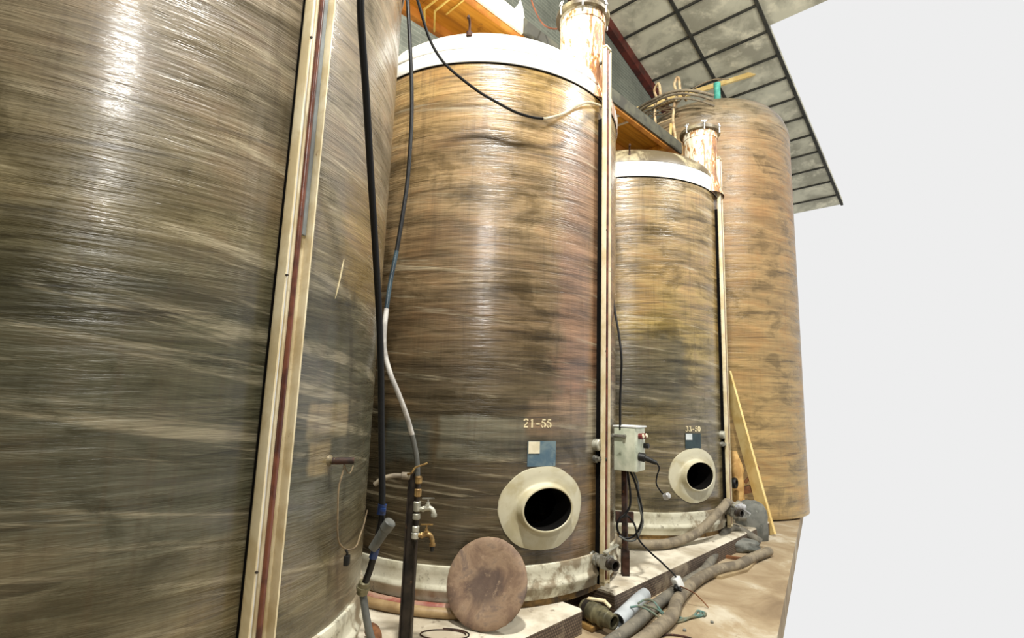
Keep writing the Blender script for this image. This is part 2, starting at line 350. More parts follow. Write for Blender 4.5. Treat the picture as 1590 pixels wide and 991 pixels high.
struct(MB().prism([un(-4, -4), un(-4, 4), un(-4, 4, zc(-4)), un(-4, -4, zc(-4))], (0, 0, 0), ROW * -.15).build('wall_end_blocker', 'wall', None, 0, (0, 0, 0)), 'unseen grey blockwork end wall beyond the nearest tank, added to block daylight', 'wall')  # unseen too, put in to keep daylight off the tanks
cl = [un(u_, n_, zc(u_)) for u_, n_ in ((-4, 4), (12, 4), (12, 2.0), (7.4, 2.0), (7.4, -4), (-4, -4))]  # the wing over the aisle is unseen, added to block light from above
ce = struct(MB().prism(cl, (0, 0, 0), (0, 0, .08)).build('ceiling', 'ceil', None, 0, (0, 0, 0)), 'sloping ceiling of grey stained panels, with an unseen wing added over the aisle to block light', 'ceiling')
us = [7.0 + .465 * k for k in range(-14, 11)]
sm = MB()
for u in us: sm.beam(un(u, 2.0, zc(u) - .008), un(u, 3.99, zc(u) - .008), .03, .03)
for n in (3.0, 2.02): sm.beam(un(-2, n, zc(-2) - .012), un(12, n, zc(12) - .012), .045, .035)
c = sm.build('panel_seams', 'seam', None, 0, (0, 0, 0)); c.parent = ce; del c['_o']
struct(MB().beam(un(-2, 3.94, zc(-2) - .09), un(12, 3.94, zc(12) - .09), .1, .17).build('trim_1', 'redsteel', None, 0), 'red-brown sloping steel rafter along the top of the back wall', 'rafter')
ub = V((.766, 6.508, 0)).dot(ROW)
b_ = MB(); h_ = zc(ub) - .18
b_.beam(un(ub - .07, 3.93, 0), un(ub - .07, 3.93, h_), .02, .13, up=BACK).beam(un(ub + .07, 3.93, 0), un(ub + .07, 3.93, h_), .02, .13, up=BACK).beam(un(ub, 3.93, 0), un(ub, 3.93, h_), .14, .02, up=BACK)
struct(b_.build('column', 'redsteel', None, 0), 'red-brown steel column against the back wall', 'column')
struct(MB().beam((1.72, 7.6, 5.82), (3.79, 7.6, 6.585), .05, .07).build('trim_2', 'rawwood', None, 0), 'pale timber rail crossing under the sloping ceiling', 'rail')

# ------------------------------------------------------------------ tank pieces
def on(T, az, r, z): a = R(az); return V((T[0] + r * math.cos(a), T[1] + r * math.sin(a), z))
def radial(az): a = R(az); return V((math.cos(a), math.sin(a), 0))
def tang(az): a = R(az); return V((-math.sin(a), math.cos(a), 0))

def skin(T, polys, r0, r1, mb=None):
    """flat polygons given in (azimuth degrees, height) wrapped round a tank as a thin solid"""
    mb = mb or MB()
    for poly in polys:
        n = len(poly)
        vs = [on(T, a, r0, h) for a, h in poly] + [on(T, a, r1, h) for a, h in poly]
        mb.add(vs, [tuple(range(n, 2 * n))] + [(i, (i + 1) % n, n + (i + 1) % n, n + i) for i in range(n)])
    return mb
def patch(T, a0, a1, h0, h1, r0, r1, ragged=.0, n=10):
    mb = MB(); na, nh = n, n; g = []
    for lay in (r0, r1):
        for i in range(na + 1):
            for j in range(nh + 1):
                ja = (random.random() - .5) * ragged if i in (0, na) else 0
                jh = (random.random() - .5) * ragged if j in (0, nh) else 0
                g.append(on(T, a0 + (a1 - a0) * i / na + math.degrees(ja / T[2]), lay, h0 + (h1 - h0) * j / nh + jh))
    k = (na + 1) * (nh + 1); fs = []
    for i in range(na):
        for j in range(nh):
            q = [i * (nh + 1) + j, (i + 1) * (nh + 1) + j, (i + 1) * (nh + 1) + j + 1, i * (nh + 1) + j + 1]
            fs += [tuple(k + x for x in q)]
    edge = [i * (nh + 1) for i in range(na + 1)] + [na * (nh + 1) + j for j in range(1, nh + 1)] + [i * (nh + 1) + nh for i in range(na - 1, -1, -1)] + [j for j in range(nh - 1, 0, -1)]
    fs += [(edge[i], edge[(i + 1) % len(edge)], k + edge[(i + 1) % len(edge)], k + edge[i]) for i in range(len(edge))]
    return mb.add(g, fs)

def arc(cx, cy, rx, ry, a0, a1, n=8): return [(cx + rx * math.cos(R(a0 + (a1 - a0) * i / n)), cy + ry * math.sin(R(a0 + (a1 - a0) * i / n))) for i in range(n + 1)]
GLYPH = {   # stencil strokes: (points, width at start, width at end) in a cell 0.6 wide and 1 high
    '2': [(arc(.3, .72, .22, .22, 175, 20, 7), .16, .16), ([(.47, .60), (.30, .36), (.12, .2)], .16, .07), ([(.08, .08), (.52, .08)], .16, .16)],
    '1': [([(.3, 0), (.3, .98)], .17, .17), ([(.16, .8), (.26, .9)], .08, .08)],
    '3': [([(.1, .93), (.5, .93)], .12, .12), ([(.48, .84), (.3, .6)], .12, .1), (arc(.28, .3, .22, .26, 60, -50, 7), .16, .16), (arc(.28, .3, .22, .26, -85, -170, 5), .13, .1)],
    '5': [([(.14, .92), (.52, .92)], .13, .13), ([(.14, .82), (.12, .52)], .1, .1), (arc(.27, .32, .23, .28, 110, -60, 9), .13, .19), (arc(.27, .32, .23, .28, -95, -170, 5), .13, .12)],
    '0': [(arc(.3, .5, .22, .44, 75, -75, 9), .17, .17), (arc(.3, .5, .22, .44, 105, 255, 9), .17, .17)],
    '-': [([(.1, .42), (.5, .42)], .16, .16)], ' ': []}
def stencil(T, text, az0, az1, h0, h1, r0, r1):
    mb = MB(); H = h1 - h0; n = len(text); cw = (az1 - az0) / n; polys = []
    sx = cw / .66
    for i, ch in enumerate(text):
        for pts, w0, w1 in GLYPH[ch]:
            m = len(pts)
            for j in range(m - 1):
                q = []
                for e, k in ((0, j), (0, j + 1), (1, j + 1), (1, j)):
                    d0 = V(pts[min(k + 1, m - 1)]) - V(pts[max(k - 1, 0)]); d0.normalize()
                    w = (w0 + (w1 - w0) * k / (m - 1)) * .5 * (1 if e == 0 else -1)
                    x, y = pts[k][0] - d0.y * w, pts[k][1] + d0.x * w
                    q.append((az0 + cw * i + x * sx, h0 + y * H))
                polys.append(q)
    return skin(T, polys, r0, r1, mb)

def gauge(T, root, az, z0, z1, off, w=.085, dep=.036, long_ruler=True):
    """level gauge: U channel, coloured sight tube and scale strips standing off the shell on clips"""
    t_, r_ = tang(az), radial(az)
    def bar(tc, rc, tw, rw, za, zb): return MB().box(on(T, az, T[2] + off + rc, (za + zb) / 2) + t_ * tc, (tw, rw, zb - za), Matrix((t_, r_, V((0, 0, 1)))).transposed(), .0015)
    mb = MB()
    for q in (bar(0, .003, w, .006, z0, z1), bar(-w / 2 + .003, dep / 2, .006, dep, z0, z1 - .03), bar(w / 2 - .003, dep / 2, .006, dep, z0, z1 - .03)): mb.add(q.v, q.f)
    for zt in (z1 - .02, z0 + .01): q = bar(0, dep / 2, w, dep, zt, zt + .012); mb.add(q.v, q.f)
    g = mb.build('level_gauge', 'cream', root, 30)
    bar(-w / 2 + .016, .012, .018, .016, z0 + .1, z1 - .06).build('gauge_strip', 'white', g)
    p0 = on(T, az, T[2] + off + .024, z0 + .03) + t_ * .002
    MB().cyl(p0, p0 + V((0, 0, z1 - z0 - .06)), .0085, 12).build('sight_tube', 'tube', g)
    bar(w / 2 - .019, .012, .016, .012, z0 + (1.55 if long_ruler else .6), z1 - .06).build('scale_strip', 'greystrip', g)
    MB().box(on(T, az, T[2] + off / 2 - .002, (z0 + z1 - .55) / 2) + t_ * .004, (w * .8, off - .004, z1 - z0 - .55), Matrix((t_, r_, V((0, 0, 1)))).transposed()).build('gauge_shade_strip', 'blackbore', g, 0)  # black strip added as the gauge's shadow on the shell
    zz = z0 + .35
    while zz < z1 - .1:
        MB().beam(on(T, az, T[2] - .005, zz), on(T, az, T[2] + off + .002, zz), .02, .012).build('gauge_clip', 'grey_metal', g)
        zz += .62
    for zz in (z0 + .55, z0 + 1.4, z0 + 2.2, z1 - .5):
        q = on(T, az, T[2] + off + dep + .001, zz) - t_ * (w / 2 - .004)
        MB().cyl(q - r_ * .004, q + r_ * .004, .004, 8).build('gauge_screw', 'steel', g)
    return g

def manhole(T, root, az, hc, mat):
    """cream painted collar bonded to the shell with an open nozzle; the shell is cut away inside it"""
    r_, t_ = radial(az), tang(az); c0 = V((T[0], T[1], hc)); n = 72
    def surf(a): return math.sqrt(max(.01, T[2] ** 2 - a * a))
    X1 = T[2] + .055
    def loop(k):
        kind = k[0]; L = []
        for i in range(n):
            ph = 2 * PI * i / n; c, s = math.cos(ph), math.sin(ph)
            if kind == 'e':
                jg = 1 + k[3] * (noise.noise(V((c * 2 + T[0], s * 2, 2))) * .03 + noise.noise(V((c * 26, s * 26, T[1]))) * .014 * (.4 if s > .2 else 1))
                a, b = .272 * k[1] * c * jg, .230 * k[1] * s * jg
                x = surf(a) + k[2]
            else:
                a, b = k[1] * 1.05 * c, k[1] * .79 * s
                x = surf(a) * (1 - k[2]) + X1 * k[2] if kind == 'b' else k[2]
            L.append(c0 + r_ * x + t_ * a + V((0, 0, b)))
        return L
    def net(seq):
        vs = []; fs = []
        for q in seq: vs += loop(q)
        for i in range(len(seq) - 1): fs += [(i * n + k, i * n + (k + 1) % n, (i + 1) * n + (k + 1) % n, (i + 1) * n + k) for k in range(n)]
        return MB().add(vs, fs)
    col = net([('e', 1.0, -.004, 1), ('e', .992, .007, 1), ('e', .9, .010, .6), ('e', .8, .011, .2), ('b', .183, .12), ('b', .173, .18), ('b', .167, .28)]).build('manhole_collar', mat, root, 50)
    net([('b', .167, .28), ('b', .162, .5), ('b', .159, .8), ('x', .158, X1 - .008), ('x', .155, X1), ('x', .148, X1 + .001), ('x', .144, X1 - .004)]).build('manhole_nozzle', mat, col, 50)
    net([('x', .144, X1 - .004), ('x', .1415, X1 - .02), ('x', .1415, T[2] - .12), ('x', .155, T[2] - .12), ('x', .16, T[2] - .02), ('x', .157, X1 - .02), ('x', .144, X1 - .004)]).build('nozzle_bore', 'blackbore', col, 50)

def neck(T, root, az, rc, z1, mat):
    c = on(T, az, rc, 0); rn = .165
    nk = MB().lathe([(rn + .05, 3.33), (rn + .03, 3.42), (rn + .01, 3.52), (rn, 3.6), (rn, z1 - .11), (rn + .006, z1 - .105), (rn + .006, z1 - .03)], c, seg=48).build('manway_neck', mat, root, 40)
    MB().lathe([(rn, z1 - .04), (rn + .034, z1 - .035), (rn + .036, z1 - .012), (rn + .03, z1 - .008), (rn + .03, z1), (rn + .012, z1 + .012), (.0, z1 + .03)], c, seg=48).build('neck_lid', 'gelcoat_dirty', nk, 40)
    for a in (-150, -98, -40, 15, 90):
        q = c + radial(a) * (rn + .032)
        m = MB().cyl(q + V((0, 0, z1 - .06)), q + V((0, 0, z1 + .035)), .008, 10).cyl(q + V((0, 0, z1 + .004)), q + V((0, 0, z1 + .016)), .015, 6)
        m.beam(q - tang(a) * .026 + V((0, 0, z1 + .026)), q + tang(a) * .026 + V((0, 0, z1 + .026)), .008, .018, .003)
        m.build('wing_nut', 'chrome', nk)
    return nk

def body(T, root, mat, skirt_h, top_h, az_m=None, hc=None):
    base = PT
    hs = [skirt_h + (top_h - skirt_h) * i / 110 for i in range(111)]
    cut = None
    if az_m is not None:
        r_, t_ = radial(az_m), tang(az_m)
        def cut(p):
            d = p - V((T[0], T[1], hc)); return d.dot(r_) > 0 and math.hypot(d.dot(t_) / .188, d.z / .148) < 1
    MB().lathe([(T[2], h) for h in hs], (T[0], T[1], 0), seg=180, skip=cut).build('tank_shell', mat, root, 60)
    r = T[2]; s = skirt_h
    prof = [(r - .004, s + .004), (r + .012, s), (r + .016, s - .02), (r + .013, s - .035), (r + .012, s - .085), (r + .016, s - .095), (r + .026, s - .108), (r + .026, s - .122), (r + .016, s - .134), (r + .014, s - .17), (r + .01, s - .178)]
    prof = [(a, base + .03 + (b - base - .03) * 1.0 if b > base + .03 else base + .03) for a, b in prof]
    MB().lathe(prof, (T[0], T[1], 0), seg=120).build('base_skirt', 'skirt', root, 50)
    MB().lathe([(r - .0, prof[-1][1] + .004), (r - .008, base + .02), (r - .004, base)], (T[0], T[1], 0), seg=96, cap1=True).build('tank_foot', 'foot', root, 50)

def dome(T, root, z0, zt, shoulder='gelcoat', band=.092, cap_from=None, apex=.35):
    """white top band and dome; cap_from: index from which the dome is dirty"""
    r = T[2]
    MB().lathe([(r - .003, z0 - .006), (r + .01, z0), (r + .012, z0 + .01), (r + .012, z0 + band - .012), (r + .004, z0 + band)], (T[0], T[1], 0), seg=120).build('top_band', 'gelcoat', root, 50)
    MB().lathe([(r, z0 - .009), (r + .006, z0 - .0065), (r + .006, z0 - .001), (r, z0)], (T[0], T[1], 0), seg=120).build('band_seam', 'blackbore', root, 30)
    q = [(1.0, 0), (1.008, .012), (1.005, .05), (.985, .16), (.955, .26), (.90, .36), (.82, .45), (.70, .55), (.5, .68), (.25, .78), (.0, .82)]
    z2 = z0 + band - .002
    MB().lathe([(max(r * a, .001), z2 + b * (zt - z2) / .82) for a, b in q], (T[0], T[1], 0), seg=120).build('tank_dome', shoulder, root, 60)

def hook(T, root, az, r, z):
    c = on(T, az, r, z)
    MB().tube([c, c + V((0, 0, .05)), c + radial(az) * .015 + V((0, 0, .085)), c + radial(az) * .045 + V((0, 0, .09)), c + radial(az) * .06 + V((0, 0, .065))], .008, 8).cyl(c - V((0, 0, .02)), c + V((0, 0, .01)), .02, 12).build('lifting_hook', 'rust', root)

def valve_boss(T, root, az, h):
    r_, t_ = radial(az), tang(az); c = on(T, az, T[2] - .01, h)
    b = MB().cyl(c, c + r_ * .05, .036, 20, ch=.006).build('capped_boss', 'galv', root)
    c2 = on(T, az - .2, T[2] - .01, h - .085)
    v = MB().cyl(c2, c2 + r_ * .035, .024, 16, ch=.005).cyl(c2 + r_ * .03, c2 + r_ * .055, .017, 12).cyl(c2 + r_ * .045 - t_ * .03, c2 + r_ * .045 + t_ * .04, .012, 12)
    v.build('gauge_cock', 'grey_metal', root)
    MB().beam(c2 + r_ * .06 + t_ * .025, c2 + r_ * .062 + t_ * .025 + V((0, 0, .045)), .012, .006, up=r_).cyl(c2 + r_ * .05 + t_ * .038, c2 + r_ * .075 + t_ * .045, .012, 12).build('cock_lever', 'steel', root)

def drain_valve(T, root, az, h, mat='grey_metal'):
    r_, t_ = radial(az), tang(az); c = on(T, az, T[2] - .02, h); up = V((0, 0, 1))
    b = MB().cyl(c, c + r_ * .028, .042, 24, ch=.006).cyl(c, c + r_ * .085, .028, 20).cyl(c + r_ * .045, c + r_ * .06, .036, 8).cyl(c + r_ * .075, c + r_ * .095, .038, 24, ch=.005)
    k = c + r_ * .12; o = (r_ * .9 - t_ * .3).normalized()
    b.box(k, (.068, .06, .076), Matrix((t_, r_, up)).transposed(), .01)
    dv = b.build('drain_valve', mat, root)
    m0 = k + o * .022; m1 = k + o * .1
    MB().lathe([(.029, 0), (.034, .004), (.034, .016), (.028, .022), (.028, .045), (.031, .048), (.031, .056), (.023, .056), (.022, .01), (.001, .008)], m0, m1 - m0, 24).build('valve_mouth', 'steel', dv)
    MB().cyl(k + up * .034, k + up * .055, .013, 12).beam(k - t_ * .03 + up * .056, k + t_ * .09 + r_ * .02 + up * .085, .026, .01, .003).build('valve_lever', 'galv', dv)

# ------------------------------------------------------------------ the four tanks
TM, TL, TR, TF = (-.2159, 3.9451, 1.0), (-1.65, 2.129, 1.06), (1.2207, 5.4751, .963), (2.75, 6.98, 1.05)
def full_tank(T, label, mat, dome_mat, text, plate_mat, stick_mat, neck_amt, gauge_az, gauge_off):
    root = thing('storage_tank', (T[0], T[1], PT), label, 'tank')
    body(T, root, mat, .345, 3.335, -64.5, .648)
    dome(T, root, 3.335, 3.86, dome_mat, band=(.092 if T is TM else .15))
    manhole(T, root, -64.5, .648, 'collar')
    e = T[2]
    az0, az1 = (-72.6, -62.0) if T is TM else (-70.6, -60.2)
    h0, h1 = (1.092, 1.142) if T is TM else (1.017, 1.066)
    stencil(T, text, az0, az1, h0, h1, e - .002, e + .0025).build('stencilled_number', 'stencil', root, 0)
    p_ = patch(T, -70.9, -60.5, .876, 1.016 if T is TM else 1.004, e - .002, e + .005, 0, 6).build('name_plate', plate_mat, root, 30)
    patch(T, -70.7, -66.7, .948, 1.014 if T is TM else 1.0, e + .003, e + .009, 0, 4).build('sticker', stick_mat, p_, 30)
    azn = -36
    c = on(T, azn, .83, 0)
    neck(T, root, azn, .83, 4.09 if T is TM else 4.05, neck_mat('stained_neck', c.x - T[0], c.y - T[1], neck_amt))
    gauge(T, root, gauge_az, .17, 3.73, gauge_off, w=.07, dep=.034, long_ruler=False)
    hook(T, root, -97 if T is TM else -100, .965 * e, 3.56)
    valve_boss(T, root, gauge_az - 2.2, .985)
    drain_valve(T, root, gauge_az - 3.2, .318)
    return root
full_tank(TM, 'tall brown fibreglass tank in the middle, numbered 21-55, leaning disc at its foot', 'shell_main', 'gelcoat', '21-55', 'blueplate', 'sticker', -.03, -38.5, .035)
full_tank(TR, 'ochre-brown fibreglass tank behind the pale electrical box, numbered 33-50', 'shell_right', 'gelcoat_dirty', '33-50', 'darkplate', 'stickerw', .05, -36.5, .03)

root = thing('storage_tank', (TL[0], TL[1], PT), 'nearest grey-brown fibreglass tank, with a string hanging from its rusty spigot', 'tank')
body(TL, root, 'shell_left', .444, 3.335)
dome(TL, root, 3.335, 3.86)
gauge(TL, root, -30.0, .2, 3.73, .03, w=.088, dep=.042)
skin(TL, [[(-15.45, 1.74), (-15.65, 1.70), (-16.1, 1.66), (-16.6, 1.615), (-17.2, 1.585), (-16.85, 1.62), (-16.4, 1.655), (-15.95, 1.705)]], TL[2] - .001, TL[2] + .002).build('scratch_mark', 'stencil', root, 0)
c0 = on(TL, -14.5, TL[2] - .01, 1.016); d0 = (radial(-14.5) * .8 + tang(-14.5) * .6).normalized()
MB().lathe([(.026, 0), (.02, .01), (.012, .018), (.012, .035)], c0, radial(-14.5), 20).build('spigot_boss', 'resin', root)
MB().lathe([(.011, 0), (.0125, .004), (.0125, .075), (.009, .075), (.008, .02), (.001, .018)], c0 + radial(-14.5) * .03 - d0 * .01, d0, 14).build('spigot', 'rust', root)

root = thing('storage_tank', (TF[0], TF[1], 0), 'pale tan taller tank at the back, with turquoise pipe on its dome', 'tank')
MB().lathe([(TF[2], .02 + 4.78 * i / 60) for i in range(61)], (TF[0], TF[1], 0), seg=120, cap0=True).build('tank_shell', 'shell_far', root, 60)
MB().lathe([(max(.001, TF[2] * a), 4.8 + b) for a, b in ((1, 0), (1.004, .01), (.99, .12), (.95, .24), (.88, .34), (.77, .42), (.6, .49), (.4, .535), (.2, .555), (0, .56))], (TF[0], TF[1], 0), seg=96).build('tank_dome', 'shell_far', root, 60)
q = V((2.72, 6.5, 5.22))
MB().lathe([(.05, 0), (.055, .03), (.055, .05), (.042, .055), (.042, .36), (.047, .365), (.047, .42), (.03, .425), (.001, .425)], q, (0, 0, 1), 20).build('vent_pipe', 'turq', root)

# ------------------------------------------------------------------ string and padlock-like weight on the near tank
s_ = thing('hanging_string', (-.585, 1.852, .965), 'thin cord looped from the rusty spigot of the nearest tank', 'string')
MB().tube([(-.592, 1.866, 1.012), (-.577, 1.872, 1.024), (-.574, 1.87, .99), (-.580, 1.852, .93), (-.578, 1.852, .858), (-.574, 1.861, .772), (-.570, 1.882, .735), (-.562, 1.924, .707), (-.556, 1.959, .695), (-.55, 2.019, .692), (-.548, 2.058, .724), (-.546, 2.088, .752), (-.545, 2.12, .8)], .003, 8).build('cord_loop', 'rope', s_)
MB().tube([(-.577, 1.868, 1.02), (-.568, 1.88, .985), (-.566, 1.91, .968), (-.566, 1.935, .972), (-.565, 1.952, .99)], .002, 8).build('cord_end', 'rope', s_)
MB().tube([(-.562, 1.925, .705), (-.556, 1.928, .695), (-.556, 1.93, .688)], .004, 8).box((-.556, 1.931, .668), (.018, .026, .034), None, .004).build('weight', 'black', s_)

# ------------------------------------------------------------------ walkway over the tanks
wa, wb = V((-.298, 3.213, 4.0)), V((1.80, 5.335, 4.0))
wd = (wb - wa).normalized(); wn = V((-wd.y, wd.x, 0)); ws = wa - wd * 1.3
def wk(a, b, z): return ws + wd * a + wn * b + V((0, 0, z))
LW = (wb - ws).length
wr = thing('timber_walkway', tuple(wk(LW / 2, .3, -.03)), 'orange plywood walkway carried above the tank tops', 'walkway')
for k in range(4):
    a0, a1 = LW * k / 4, LW * (k + 1) / 4 - .004
    m = MB(); m.beam(wk(a0, .25, .045), wk(a1, .25, .045), .46, .02); m.build('deck_board', 'plywood', wr, 0)
m = MB().beam(wk(0, .025, -.0), wk(LW, .025, -.0), .05, .075, .003); m.build('joist', 'joist', wr, 20)
m = MB().beam(wk(0, .46, .0), wk(LW, .46, .0), .05, .075, .003); m.build('joist', 'joist', wr, 20)
for a in (1.95, 3.05, 4.05):
    MB().beam(wk(a, .05, .0), wk(a, .44, .0), .06, .06, .003).build('cross_bearer', 'plywood', wr, 20)
MB().beam(wk(0, -.012, .045), wk(1.72, -.012, .045), .022, .15, .003).build('edge_board', 'paleboard', wr, 20)['label'] = 'edge board coloured white as if brightly lit'  # white colour stands in for strong lamp light on this stretch
MB().beam(wk(1.73, -.012, .045), wk(LW, -.012, .045), .022, .13, .003).build('edge_board', 'darkboard', wr, 20)['label'] = 'dark weathered edge board'
for k, (a, b, c) in enumerate((((-.52, 3.13, 3.985), (-.70, 3.30, 3.985), (-.715, 3.45, 3.96)), ((-.44, 3.13, 3.985), (-.626, 3.313, 3.985), (-.655, 3.49, 3.96)))):
    MB().tube([a, b, c], .008, 8, 1).build('bent_rod', 'yellowrod', wr)
MB().beam((-.378, 3.211, 4.03), (-.557, 3.393, 4.03), .012, .012).build('stiffening_strip', 'yellowrod', wr, 0)
MB().beam((.93, 4.70, 4.03), (1.06, 4.61, 4.03), .03, .012).build('stiffening_strip', 'paleboard', wr, 0)
MB().beam((.93, 4.92, 4.03), (1.14, 4.74, 4.03), .02, .012).build('stiffening_strip', 'paleboard', wr, 0)

# crumpled white sheet lying on the walkway edge, and the cord from it
m = MB(); g = []; nx, ny = 14, 8
pa, pb = V((-.02, 3.66, 4.075)), V((.27, 3.95, 4.075))
for lay in (0, 1):
    for i in range(nx + 1):
        for j in range(ny + 1):
            u, w = i / nx, j / ny
            hgt = (.34 * math.exp(-((u - .12) / .13) ** 2) + .24 * math.exp(-((u - .5) / .4) ** 2)) * (math.sin(PI * min(1, max(0, w))) ** .6) * (.8 + .4 * noise.noise(V((u * 5, w * 4, 1))))
            q = pa.lerp(pb, u) + wn * (w * .2 - .02) + V((0, 0, hgt * (1 if lay else 0) + .0 + (.006 if lay else 0))) + V((noise.noise(V((u * 7, w * 5, 4))) * .012, 0, 0))
            g.append(q)
k = (nx + 1) * (ny + 1)
fs = []
for i in range(nx):
    for j in range(ny):
        q = [i * (ny + 1) + j, (i + 1) * (ny + 1) + j, (i + 1) * (ny + 1) + j + 1, i * (ny + 1) + j + 1]
        fs += [tuple(k + x for x in q), tuple(q[::-1])]
tag(m.add(g, fs).build('plastic_sheet', 'sheet', None, 50), 'crumpled white sheet lying on the edge of the timber walkway', 'sheet')
tag(MB().tube([(.03, 3.72, 4.62), (.06, 3.73, 4.5), (.10, 3.70, 4.35), (.15, 3.67, 4.22), (.20, 3.62, 4.13), (.27, 3.56, 4.07), (.33, 3.52, 4.07), (.3, 3.42, 4.10)], .006, 8).build('cord', 'copper', None), 'thin brown cord running from above the white sheet to the neck of the middle tank', 'cord')

# ladder with hooked ends on the back tank
ld = thing('hook_ladder', (1.9, 6.2, 4.07), 'cream steel ladder with two hooked ends, leaning on the back tank', 'ladder')
MB().tube([(1.80, 6.20, 4.07), (1.812, 6.28, 4.6), (1.813, 6.314, 4.836), (1.808, 6.32, 5.014), (1.815, 6.31, 5.193), (1.847, 6.268, 5.251), (1.828, 6.292, 5.27), (1.805, 6.325, 5.389), (1.825, 6.298, 5.445), (1.842, 6.274, 5.459), (1.855, 6.258, 5.412), (1.866, 6.245, 5.274), (1.91, 6.24, 5.26), (2.02, 6.40, 5.27)], .018, 8, 5).build('stile', 'hoopsteel', ld)
MB().tube([(2.0, 6.02, 4.07), (2.004, 6.09, 4.524), (1.983, 6.124, 4.833), (1.991, 6.116, 4.972), (2.005, 6.104, 5.1), (2.033, 6.081, 5.203), (2.02, 6.091, 5.245), (2.002, 6.107, 5.336), (2.015, 6.095, 5.39), (2.029, 6.084, 5.422), (2.049, 6.068, 5.394), (2.06, 6.06, 5.236), (2.1, 6.1, 5.22), (2.22, 6.3, 5.25)], .018, 8, 5).build('stile', 'hoopsteel', ld)
for z in (4.32, 4.6, 4.88, 5.12):
    MB().cyl((1.812, 6.29, z), (1.99, 6.11, z), .01, 8).build('rung', 'hoopsteel', ld)
tag(MB().beam((1.875, 6.03, 4.085), (1.955, 6.12, 4.80), .022, .03).build('timber_prop', 'rawwood', None, 0), 'short pale yellow timber stick propped on the walkway before the ladder', 'timber')

# coiled hose hanging over the shoulder of the back tank, twine tied below it
hp = [(1.60, 6.78, 5.26), (1.67, 6.52, 5.24), (1.78, 6.28, 5.20), (1.92, 6.09, 5.18), (2.08, 5.96, 5.14), (2.25, 5.88, 5.07), (2.40, 5.84, 5.0)]
hz = thing('hose_coil', (1.7, 6.5, 5.1), 'dusty coiled hose draped round the shoulder of the back tank', 'hose')
for k, (dz, dr, r_) in enumerate(((.03, .0, .022), (-.02, -.015, .018), (-.06, .01, .014))):
    MB().tube([V(p) + V((dr, dr, dz - .02 * k * abs(j - 3) / 3)) for j, p in enumerate(hp)], r_ * .85, 10).build('hose_turn', 'dusthose', hz)
rp = thing('twine', (1.75, 6.3, 5.0), 'tangled old twine strung across the front of the back tank', 'rope')
for k in range(6):
    ph = k * 1.7
    pts = [(1.66 + .075 * i, 6.50 - .085 * i + .03 * math.sin(i * 1.3 + ph), 5.1 + .07 * math.sin(i * 1.1 + ph) - .012 * i + (.05 if k > 3 else 0)) for i in range(6)]
    MB().tube([V(p) for p in pts], .008, 6).build('strand', 'rope', rp)
MB().tube([(2.0, 6.08, 5.0), (2.07, 6.04, 5.1), (2.2, 5.96, 5.2), (2.4, 5.88, 5.27), (2.62, 5.9, 5.3)], .007, 6).build('strand', 'rope', rp)

# ------------------------------------------------------------------ hoses and cables hanging in front
h1 = thing('drop_hose', (-.5, 2.0, .4), 'thick black hose hanging in front of the nearest tank, with blue clamp', 'hose')
MB().tube([(-.50, 1.3, 3.3), (-.51, 1.40, 2.85), (-.515, 1.45, 2.6), (-.523, 1.5, 2.47), (-.525, 1.62, 2.277), (-.525, 1.74, 2.053), (-.521, 1.85, 1.825), (-.513, 1.95, 1.575), (-.499, 1.98, 1.38), (-.484, 2.0, 1.137), (-.46, 2.0, .832), (-.466, 2.0, .741), (-.491, 2.02, .622), (-.520, 2.045, .54)], .0125, 14).build('upper_hose', 'blacktube', h1)
MB().cyl((-.459, 2.0, .848), (-.462, 2.0, .812), .0165, 16).box((-.452, 1.985, .83), (.02, .012, .014), None, .002).build('hose_clamp', 'blue', h1)
MB().cyl((-.475, 2.008, .69), (-.484, 2.015, .655), .0155, 16).build('hose_clamp', 'blue', h1)
MB().cyl((-.484, 2.0, .69), (-.432, 1.985, .776), .017, 18, .02).cyl((-.442, 1.988, .760), (-.420, 1.98, .792), .0225, 18, ch=.004).build('side_branch', 'greyhose', h1)
MB().cyl((-.515, 2.04, .565), (-.524, 2.05, .515), .021, 14, ch=.004).cyl((-.519, 2.045, .545), (-.521, 2.047, .534), .026, 8).build('coupling', 'olive_metal', h1)
MB().tube([(-.523, 2.05, .53), (-.515, 2.045, .50), (-.500, 2.035, .45), (-.482, 2.03, .395), (-.459, 2.03, .335), (-.43, 2.03, .24), (-.36, 2.05, .165), (-.25, 2.1, .145), (-.1, 2.12, .145)], .0135, 14).build('lower_hose', 'greyhose', h1)

h2 = thing('supply_hose', (-.55, 2.4, .9), 'thin dark hose curving down to the top of the tap post, pale near its bend', 'hose')
c2 = [(-.66, 2.5, 3.9), (-.638, 2.5, 3.493), (-.624, 2.5, 3.375), (-.582, 2.5, 2.993), (-.56, 2.5, 2.697), (-.553, 2.48, 2.367), (-.559, 2.45, 2.15), (-.57, 2.42, 1.942)]
MB().tube(c2, .0105, 12).build('upper_length', 'blacktube', h2)
MB().tube([c2[-1], (-.586, 2.4, 1.776), (-.59, 2.38, 1.648)], .0105, 12).build('middle_length', 'bluegrey', h2)
MB().tube([(-.59, 2.38, 1.648), (-.588, 2.36, 1.554), (-.578, 2.35, 1.449), (-.545, 2.35, 1.347), (-.506, 2.36, 1.262), (-.469, 2.4, 1.161), (-.445, 2.44, 1.072)], .0115, 12).build('pale_length', 'palehose', h2)
MB().tube([(-.445, 2.44, 1.072), (-.425, 2.46, .984), (-.416, 2.468, .92), (-.413, 2.47, .865)], .012, 12).build('lower_length', 'greyhose', h2)

